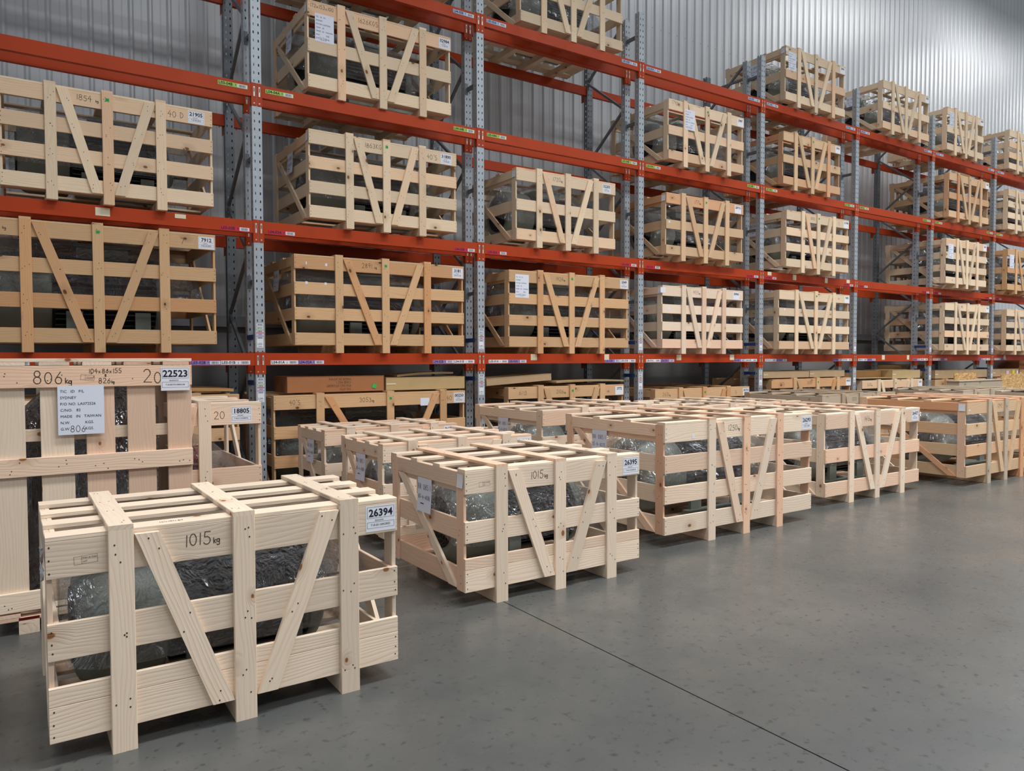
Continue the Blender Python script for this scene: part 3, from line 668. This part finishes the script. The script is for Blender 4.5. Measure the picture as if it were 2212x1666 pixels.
rack('L09', 3, 15.72, 7.66, 1.72, .99, 4, 'mid', 'four-slat crate with a white sheet at its left', posts=[.44, .85, 1.29], num='3076', sheet=(.19, .73, '1702'), side=SS)
rack('L10', 3, 18.43, 7.66, 1.72, .99, 3, 'aged', 'brownish crate with a white sheet, cut by the right edge', posts=[.40, .86, 1.3], sheet=(.2, .72, '1698'))
# 01
rack('L03', 1, -.30, 7.85, 2.01, 1.17, 4, 'aged', 'aged orange-brown crate numbered 7912', posts=[.42, .98, 1.54], num='7912', code='DIN-B2800', left='2080 kg', right='7', green=True, near=True)
rack('L04', 1, 2.50, 7.85, 2.07, 1.05, 4, 'aged', 'aged wide crate numbered 3181 and marked 2891kg', posts=[.49, 1.04, 1.57], num='3181', code='DIN-R2100', kg='2891 kg', green=True, side=SS, near=True, scraps=((.13, .96, .012, .03, 'silver'), (.35, .955, .024, .03, 'silver'), (.13, .75, .028, .03, 'silver'), (.34, .75, .024, .028, 'silver')))
rack('L05', 1, 5.23, 7.85, 2.03, 1.06, 4, 'aged', 'aged crate numbered 5049 and marked 1926kg, white sheet', posts=[.48, 1.0, 1.53], num='5049', code='DIN-A2200', kg='1926kg', sheet=(.20, .86, '1926'), side=SS, green=True, near=True)
rack('L06', 1, 7.88, 7.80, 1.78, 1.0, 4, 'fresh', 'whitish crate numbered 30965 and marked 1955kg', posts=[.43, .87, 1.32], pouch=True, num='30965', kg='1955kg', right='', side=SS, scraps=((.12, .66, .05, .04, 'silver'), (.01, .93, .1, .08, 'silver')), lblx=1.62)
rack('L07', 1, 10.51, 7.75, 2.00, 1.06, 4, 'mid', 'wide pine crate numbered 7493', posts=[.45, .99, 1.51], num='7493', green=True, scraps=((.14, .74, .03, .04, 'silver'),))
rack('L09', 1, 15.80, 7.70, 1.90, 1.06, 4, 'mid', 'pine crate numbered 7510', posts=[.42, .93, 1.41], num='7510', side=SS)
rack('L10', 1, 18.54, 7.70, 1.85, 1.02, 4, 'mid', 'crate at the right picture edge', posts=[.42, .9, 1.36])
# ground row under the racks
GR = 'crates under the racks'
def ground(bay, X0, L, Ht, n, wood, what, **k):
    k.setdefault('D', 1.27); D = k.pop('D'); y = k.pop('Yf', 7.9)
    crate(f'{what}, on the floor under beam {bay}-01A', X0, y, 0, L, D, Ht, n, wood, group=GR, mot=('grey', .074, .95), motlab=f'plastic-wrapped grey motor in the floor crate under beam {bay}-01A', **k)
ground('L03', -.05, 1.98, 1.20, 4, 'aged', 'brown aged crate half hidden by crate 18805')
ground('L04', 2.28, 2.33, 1.17, 4, 'aged', "aged crate marked 40'S and 3053kg", posts=[.50, 1.33, 2.02], num='00250', code='DIN-S3000', kg='3053kg', left="40'S", right='40', green=True, near=True, scraps=((1.78, 1.05, .12, .09, 'paper'),))
ground('L05', 5.25, 1.97, 1.19, 4, 'aged', 'aged crate marked 2106kg', posts=[.50, 1.03, 1.56], num='3772', kg='2106kg', left='6/13', right='', green=True)
ground('L06', 7.84, 2.12, 1.10, 4, 'aged', 'crate marked 2631kg', posts=[.52, 1.05, 1.6], num='32710', left='2631kg', green=True, right='S')
ground('L07', 10.53, 2.3, 1.20, 4, 'aged', "orange crate marked 40'S", posts=[.62, 1.27, 1.88], num='30355', left="40'S", kg='2880', green=True)
ground('L08', 13.2, 2.15, 1.13, 4, 'mid', 'pale crate marked 2620kg', posts=[.55, 1.12, 1.72], num='3075', left='2620kg', green=True)
ground('L09', 15.85, 2.2, 1.10, 4, 'aged', 'brown crate behind a leaning strand board')
ground('L10', 18.6, 2.2, 1.10, 4, 'aged', 'brown crate behind the larger leaning strand board')
# floor crates in the aisle
FL = 'crates standing in the aisle'
def fcrate(label, X0, Yf, L, D, Ht, n, wood='fresh', mlab='', **k):
    k.setdefault('mot', ('grey', .074, 1)); crate(label, X0, Yf, 0, L, D, Ht, n, wood, group=FL, motlab=mlab, near=True, **k)
fcrate('pale pine crate numbered 26394 and marked 1015kg, nearest to the camera', .088, 3.28, 1.442, .86, .885, 3, dbl=True, posts=[.252, .72, 1.192], zb=.091, hs=.143, num='26394', code='T18-B1100GRES', kg='1015kg', ntop=4, top_w=.1,
       mlab='plastic-wrapped grey motor inside the crate nearest to the camera')
fcrate('pale pine crate numbered 26395, right of crate 26394', 2.31, 3.965, 1.468, 1.08, .865, 3, dbl=True, posts=[.262, .733, 1.188], zb=.095, hs=.135, pouch=True, num='26395', code='T18-B1100GRES18', kg='1015kg', side=('BRX085 1', '110-4-4018'),
       mlab='plastic-wrapped grey motor in the front crate of the file over the floor joint', scraps=())
fcrate('pale crate directly behind crate 26395, middle of three in a file', 2.47, 5.55, 1.47, .92, .865, 3, 'fresh', posts=[.262, .733, 1.188], zb=.095, hs=.135, dbl=True, num='26396', side=('BRX085 1', '110-4-4018'),
       mlab='plastic-wrapped motor in the middle crate of the file behind 26395')
fcrate('pale crate at the far end of the file behind crate 26395', 2.5, 6.98, 1.47, .82, .865, 3, 'fresh', posts=[.262, .733, 1.188], zb=.095, hs=.135, dbl=True, num='26397', side=('BRX085 1', '110-4-4018'),
       mlab='plastic-wrapped motor in the far end crate of the file behind 26395')
fcrate('pine crate numbered 26293 and marked 1250kg with pinkish posts', 4.39, 4.31, 1.97, 1.31, 1.03, 4, 'fresh', posts=[.548, 1.0, 1.468], zb=.105, hs=.145, postmat='pink', pmats=('fresh', 'pink', 'pink'), num='26293', code='T18-C1500', kg='1250kg', side=('BRX085 1', '15-4-1075', .62), scraps=((.33, .9, .03, .035, 'silver'),),
       mlab='plastic-wrapped grey motor inside the crate with pinkish posts marked 1250kg')
fcrate('pine crate numbered 26292 directly behind crate 26293', 4.47, 6.1, 1.97, 1.33, 1.03, 4, 'fresh', posts=[.548, 1.0, 1.468], zb=.105, hs=.145, num='26292', side=('BRX085 1', '15-4-1075', .55), scraps=((.3, .9, .03, .035, 'silver'),),
       mlab='plastic-wrapped motor in the crate directly behind the one with pinkish posts')
fcrate('pine crate numbered 26437 and marked 1416kg', 7.03, 4.6, 1.86, 1.3, .97, 3, 'fresh', posts=[.45, .95, 1.47], zb=.095, hs=.145, num='26437', code='T18-C1750', kg='1416kg', lblx=1.755,
       mlab='plastic-wrapped grey motor in the crate left of the orange-tinted crate')
fcrate('pale crate hidden up to its lid behind crate 26437', 7.03, 6.2, 1.86, 1.3, .98, 3, 'fresh', posts=[.45, .95, 1.47], mlab='plastic-wrapped motor in the crate behind crate 26437')
fcrate('orange-tinted crate with two grey posts, right of crate 26437', 9.49, 4.35, 1.9, 1.36, 1.03, 4, 'ochre', posts=[.55, 1.0, 1.45], zb=.105, hs=.14, pouch=True, postmat='pink', pmats=('grey', 'grey', 'ochre'), kg='1292', side=('BRX085 1', '15-4-1072', .75), scraps=((.06, .92, .03, .02, 'silver'),),
       mlab='plastic-wrapped grey motor inside the orange-tinted crate')
fcrate('weathered grey crate behind the orange-tinted crate', 9.5, 6.28, 1.9, 1.35, 1.03, 4, 'grey', posts=[.5, .95, 1.4], kg='1305', mlab='plastic-wrapped motor in the weathered crate behind the orange-tinted one')
fcrate('pale crate at the right picture edge, in line with the orange-tinted crate', 12.95, 4.2, 1.9, 1.33, 1.03, 4, 'grey', mlab='plastic-wrapped motor in the crate at the right picture edge')
fcrate('pinkish grey crate behind the right edge crate, before the strand boards', 12.62, 5.85, 1.9, 1.15, 1.03, 4, 'grey', mlab='plastic-wrapped motor in the pinkish grey crate before the strand boards')
# crate 18805 with a red machine
fcrate('pine crate numbered 18805 with a reddish machine inside', .03, 5.92, 1.58, 1.18, 1.225, 3, 'fresh', posts=[.28, .77, 1.16], zb=.1, hs=.15, num='18805', code='T18-C1550BMA', right='20', mot=('red', .074, .92), lblx=1.43,
       mlab='plastic-wrapped salmon-red motor inside the crate numbered 18805')

# tall crate 22523 of upright boards on a pallet
def tall_crate():
    X0, Yf, L, D, Ht = -.105, 5.0, 1.04, .84, 1.56
    t = thing('tall_crate', 'tall crate of upright boards numbered 22523 and marked 806kg', 'crate', (X0, Yf, 0), FL)
    rx, rz, ry = (1, 0, 0), (0, 0, 1), (0, 1, 0); T = .022; W = 'fresh'; zb = .155
    for x in (.085, .5, .955): 
        for y in (.06, D/2, D-.06): board(t, 'pallet_block', (x if x != .085 else .155, y, .039), ry, rx, .12, .1, .077, W)
    for y in (.055, D/2, D-.055): board(t, 'pallet_board', (L/2, y, .088), rx, ry, L, .11, .02, W)
    for x in (.06, .33, .6, .87, .98): board(t, 'deck_board', (x, D/2, .11), ry, rx, D, .11, .02, W)
    for s in (0, 1):
        yo = T/2 if s == 0 else D-T/2; yb = T*1.5 if s == 0 else D-T*1.5
        for z, h in ((.185, .11), (.93+.015, .105), (1.457, .125)): board(t, 'rail', (L/2, yo, z), rx, rz, L, h, T, W)
        for x, ww in ((.085, .15), (.315, .165), (.535, .15), (.755, .155), (.97, .14)): board(t, 'upright_board', (x, yb, (zb+1.52)/2-.01), rz, rx, 1.37, ww, T, W)
        xo = T*.5 if s == 0 else L-T*.5
        for yy in (.12, .33, .55, .74): board(t, 'upright_board', (xo, yy, .84), rz, ry, 1.36, .13, T, W)
        for z in (.25, .9, 1.2): board(t, 'inner_rail', (T*1.5 if s == 0 else L-T*1.5, D/2, z), ry, rz, D-4*T-.004, .1, T, W)
    board(t, 'inner_rail', (L/2, .085, 1.12), rx, rz, L-.1, .07, .05, W)
    for i in range(5): board(t, 'top_board', (.09+i*.215, D/2, 1.531), ry, rx, D, .15, .02, W)
    for y in (.05, D/2, D-.05): board(t, 'top_batten', (L/2, y, 1.551), rx, ry, L, .1, .02, W)
    m = MB(); rr = random.Random(4)
    for z in (.185, .945, 1.457):
        for x in (.085, .315, .535, .755, .97):
            for k in range(3):
                cx, cz = x+rr.uniform(-.05, .05), z+rr.uniform(-.04, .04); m.face([(cx+.0035*math.cos(a*math.pi/3), -.0006, cz+.0035*math.sin(a*math.pi/3)) for a in range(6)])
    part('nails', m.build('nails', M['nail']), t, kind='stuff')
    lbl_number(t, FRONT((.945, -.0016, 1.435)), '22523', 'T18-B0750188RKA8', .165, .145)
    for txt, x, z, h in (('806kg', .30, 1.452, .07), ('104x86x155', .565, 1.488, .026), ('&', .565, 1.462, .018), ('826kg', .57, 1.43, .03), ('20', .82, 1.45, .075)):
        part('handwriting', hand_mesh(txt, h, 'pencil', .0045 if h > .04 else .003), t, FRONT((x, -.0008, z)))
    mk = MB(); a = .0012
    for q in ((-.035, -.016, .035, -.016+a), (-.035, .016-a, .035, .016), (-.035, -.016, -.035+a, .016), (.035-a, -.016, .035, .016), (-.012, -.016, -.012+a, .016), (-.006, .002, .03, .004), (-.006, -.007, .03, -.005)): mk.face([(q[0], q[1], 0), (q[2], q[1], 0), (q[2], q[3], 0), (q[0], q[3], 0)])
    part('stamp', mk.build('stamp', M['pencil']), t, FRONT((.47, -.0008, 1.45)) @ Matrix.Rotation(-.1, 4, 'Z'))
    big_sheet(t, FRONT((.435, -.0016, 1.262)), '806', .235, .285)
    mr_ = MB(); mr_.box((-.05, -.008, -.001), (.05, .008, 0)); part('red_mark', mr_.build('red_mark', M['redink']), t, FRONT((.155, .0, .088)), 'red paint stroke')
tall_crate()
def bale():
    t = thing('wrapped_machine', 'upright machine in dark shiny stretch film inside the tall crate 22523', 'machine', (-.105+.52, 5.455, .121))
    m = MB(); n, k = 28, 26; rows = []
    for j in range(k+1):
        z = 1.27*j/k; s = 1 if j < k-3 else 1-.12*(j-k+3); row = []
        for i in range(n):
            a = 2*math.pi*i/n; c, q = math.cos(a), math.sin(a); rx_, ry_ = .38*s, .25*s
            p = Vector((rx_*math.copysign(abs(c)**.55, c), ry_*math.copysign(abs(q)**.55, q), z)); p *= 1; o = noise.noise(p*6)*.02+noise.noise(Vector((p.x*4, p.y*4, p.z*28)))*.008
            row.append((p.x*(1+o), p.y*(1+o), z))
        rows.append(row)
    for j in range(k):
        for i in range(n): m.face([rows[j][i], rows[j][(i+1) % n], rows[j+1][(i+1) % n], rows[j+1][i]])
    m.face(rows[k]); me = m.build('stretch_film', M['stretch'], True)
    import bmesh
    bm = bmesh.new(); bm.from_mesh(me); bmesh.ops.remove_doubles(bm, verts=bm.verts, dist=.0005); bm.to_mesh(me); bm.free()
    part('stretch_film', me, t)
    m = MB(); m.lathe([(0, .2), (.05, .22), (.75, .22), (.8, .2), (.95, .18), (1.2, .16), (1.22, .1)], 28); m.v = [(y, z, x) for x, y, z in m.v]
    for i in range(16):
        a = 2*math.pi*i/16; c, q = math.cos(a), math.sin(a); m.box((.23*c-.02, .2*q-.02, .08), (.23*c+.02, .2*q+.02, .74))
    part('machine_body', m.build('machine_body', M['motordark']), t)
bale()

# ------------------------------------------------------------------ cartons, boards and sheets on the ground row
def carton(label, X0, Y0, Z0, L, D, h, mat, rot=0, group='cartons on the ground row crates', tape=True, writing=None, stickers=(), tilt=0, flap=False):
    t = thing('carton', label, 'carton', (X0, Y0, Z0), group); t.rotation_euler = (0, tilt, rot)
    m = MB(); m.box((0, 0, 0), (L, D, h)); part('box_body', m.build('box_body', M[mat]), t)
    m = MB(); m.box((-.003, -.003, h), (L+.003, D/2-.002, h+.004)); part('lid_flap', m.build('lid_flap', M[mat]), t)
    m = MB(); m.box((-.003, D/2+.002, h), (L+.003, D+.003, h+.004)); f = part('lid_flap', m.build('lid_flap', M[mat]), t)
    if tape:
        m = MB(); m.box((-.0045, D/2-.025, h*.3), (L+.0045, D/2+.025, h+.0052)); m.box((.0, -.004, h*.45), (.12, -.0005, h*.55)); part('tape', m.build('tape', M['cream']), t)
    for (txt, x, z, s) in (writing or []):
        part('lettering', text_mesh(txt, s, 'pencil', 'LEFT'), t, FRONT((x, -.0012, z)) @ Matrix.Rotation(math.pi, 4, 'Z'))
    for (x, z, sw, sh, cm, a) in stickers: part('sticker', sheet_mesh(sw, sh, cm), t, FRONT((x, -.0062, z)) @ Matrix.Rotation(a, 4, 'Z'))
    return t
carton('long reddish carton with upside-down print on crate 3053kg', 2.45, 7.98, 1.193, 1.12, .5, .17, 'cardred', writing=[('MADE IN JAPAN', .72, .142, .036), ('CASE NO.1', .72, .105, .036), ('P/O NO.:07236087', .72, .068, .036), ('TIC-STD', .72, .03, .036)], stickers=[(1.0, .055, .05, .05, 'sgreen', -.25)], tape=False)
carton('pale carton with loose flaps beside the long reddish carton', 3.60, 7.98, 1.193, 1.05, .5, .145, 'cardpale')
def sheetstack(label, name, X0, Y0, Z0, L, D, T, mat, k=1, tilt=0, rot=0, cat='card sheet', bow=0):
    t = thing(name, label, cat, (X0, Y0, Z0), 'loose card on the ground row'); t.rotation_euler = (0, tilt, rot)
    for i in range(k):
        m = MB(); z = i*(T+.004); nseg = 8
        for a in range(nseg):
            xa, xb = L*a/nseg, L*(a+1)/nseg; f = lambda x: bow*4*(x/L)*(1-x/L)
            za, zb_ = z+f(xa), z+f(xb)
            m.face([(xa, 0, za+T), (xb, 0, zb_+T), (xb, D, zb_+T), (xa, D, za+T)]); m.face([(xa, 0, za), (xb, 0, zb_), (xb, 0, zb_+T), (xa, 0, za+T)])
            m.face([(xa, D, za), (xa, D, za+T), (xb, D, zb_+T), (xb, D, zb_)]); m.face([(xa, 0, za), (xa, D, za), (xb, D, zb_), (xb, 0, zb_)])
        m.face([(0, 0, z), (0, 0, z+T), (0, D, z+T), (0, D, z)]); m.face([(L, 0, z), (L, D, z), (L, D, z+T), (L, 0, z+T)])
        part('card_layer', m.build('card_layer', M[mat]), t)
sheetstack('folded card lying on the pale carton with loose flaps', 'card_sheet', 3.75, 8.0, 1.349, .75, .4, .008, 'cardpale', 2, tilt=-.035, bow=.012)
carton('tilted flat carton on the crate marked 2106kg', 4.96, 7.96, 1.215, 1.02, .5, .085, 'cardgrey', tilt=-.055, tape=False)
sheetstack('flat card sheets beside the tilted carton on crate 2106kg', 'card_sheet', 6.02, 7.9, 1.232, 1.2, .6, .009, 'cardpale', 2, bow=.012)
carton('left flat carton on the orange crate under beam L07-01A', 10.35, 7.93, 1.223, 1.25, .6, .105, 'cardgrey')
carton('right flat carton on the orange crate under beam L07-01A', 11.62, 7.93, 1.223, 1.05, .6, .11, 'cardgrey')
carton('left dark carton on the pale crate marked 2620kg', 13.05, 8.17, 1.153, 1.25, .6, .15, 'card', tape=False)
carton('right pale carton on the crate marked 2620kg', 14.32, 7.95, 1.153, 1.03, .6, .16, 'cardpale')
sheetstack('pale flat card lying under the cartons on crate 2620kg', 'card_sheet', 13.1, 7.9, 1.172, 1.2, .25, .006, 'cardpale', 1, bow=.0)
carton('left carton above the leaning strand board', 15.95, 7.95, 1.123, 1.5, .6, .17, 'cardgrey')
carton('middle carton above the leaning strand board, beside rack post', 17.47, 7.97, 1.123, .8, .6, .17, 'cardgrey')
carton('carton with pink and yellow stickers at the right', 18.55, 7.97, 1.123, 1.3, .6, .17, 'cardgrey', stickers=[(.72, .08, .14, .11, 'pinks', 0), (1.02, .09, .12, .11, 'yellow', 0), (1.22, .09, .07, .08, 'white', 0)])
carton('carton at the far right edge under the racks', 19.9, 7.97, 1.123, 1.05, .6, .15, 'card')
sheetstack('stack of brown card sheets behind the left carton above the strand board', 'card_stack', 15.8, 8.62, 1.123, 1.3, .6, .02, 'card', 11, bow=.03)
sheetstack('stack of brown card at the far right edge', 'card_stack', 20.2, 8.1, 1.2785, .75, .6, .02, 'cardred', 9)
sheetstack('card sheets lying on the half-hidden brown crate', 'card_sheet', .55, 8.0, 1.2245, 1.35, .6, .03, 'card', 1, bow=.02)
sheetstack('folded brown card in front on the half-hidden brown crate', 'card_sheet', .25, 7.9, 1.2225, .9, .08, .03, 'card', 1)
def panel(label, X0, Y0, L, Hh, T, mat, lean, name, cat):
    t = thing(name, label, cat, (X0, Y0, 0), 'boards leaning by the racks'); t.rotation_euler = (-lean, 0, 0)
    m = MB(); m.box((0, 0, 0), (L, T, Hh)); part('panel', m.build('panel', M[mat]), t)
panel('smaller strand board leaning on the racks behind a grey wood panel', 16.1, 7.6, .92, 1.24, .018, 'osb', .03, 'strand_board', 'board')
panel('larger strand board leaning by the racks at the right', 17.52, 7.3, 2.0, 1.21, .018, 'osb', .05, 'strand_board', 'board')
t = thing('wood_panel_crate', 'low narrow box of grey wood panels before the smaller strand board', 'box', (15.58, 7.3, 0))
for nm, c, ex, ey, a, b_ in (('front_panel', (.92, .009, .54), (1, 0, 0), (0, 0, 1), 1.84, 1.08), ('back_panel', (.92, .231, .54), (1, 0, 0), (0, 0, 1), 1.84, 1.08), ('side_panel', (.009, .12, .54), (0, 1, 0), (0, 0, 1), .2, 1.08), ('side_panel', (1.831, .12, .54), (0, 1, 0), (0, 0, 1), .2, 1.08), ('lid', (.92, .12, 1.09), (1, 0, 0), (0, 1, 0), 1.88, .27)): board(t, nm, c, ex, ey, a, b_, .018, 'grey')
# stock-take notice on the half hidden crate
t = thing('notice', 'white notice reading TAKE 2026 pinned on the half-hidden brown crate', 'notice', (1.30, 7.876, 1.15))
part('notice_sheet', sheet_mesh(.34, .2, 'paper'), t, FRONT((0, 0, 0))); part('lettering', text_mesh('TAKE 2026', .042, 'ink', bold=.0006), t, FRONT((.03, -.0016, .0)))
# crumpled plastic docket by the near crate corner
m = MB(); rr = random.Random(2)
for i in range(3):
    for j in range(4):
        q = [(.03*(i+a), .03*(j+b)) for a, b in ((0, 0), (1, 0), (1, 1), (0, 1))]; m.face([(x, y, .008*math.sin(x*90+y*70)) for x, y in q])
o = link(bpy.data.objects.new('docket_pouch', m.build('docket_pouch', M['silver']))); o.matrix_world = LEFT((.078, 3.44, .70)); o['label'] = 'crumpled plastic docket pouch on the left corner of crate 26394'; o['category'] = 'pouch'
# wood splinter on the floor
m = MB(); m.box((-.02, -.0025, 0), (.02, .0025, .003)); o = link(bpy.data.objects.new('wood_splinter', m.build('wood_splinter', M['fresh']))); o.location = (1.05, 2.53, .0005); o.rotation_euler = (0, 0, .5); o['label'] = 'tiny pale wood splinter on the concrete in front of crate 26394'; o['category'] = 'splinter'
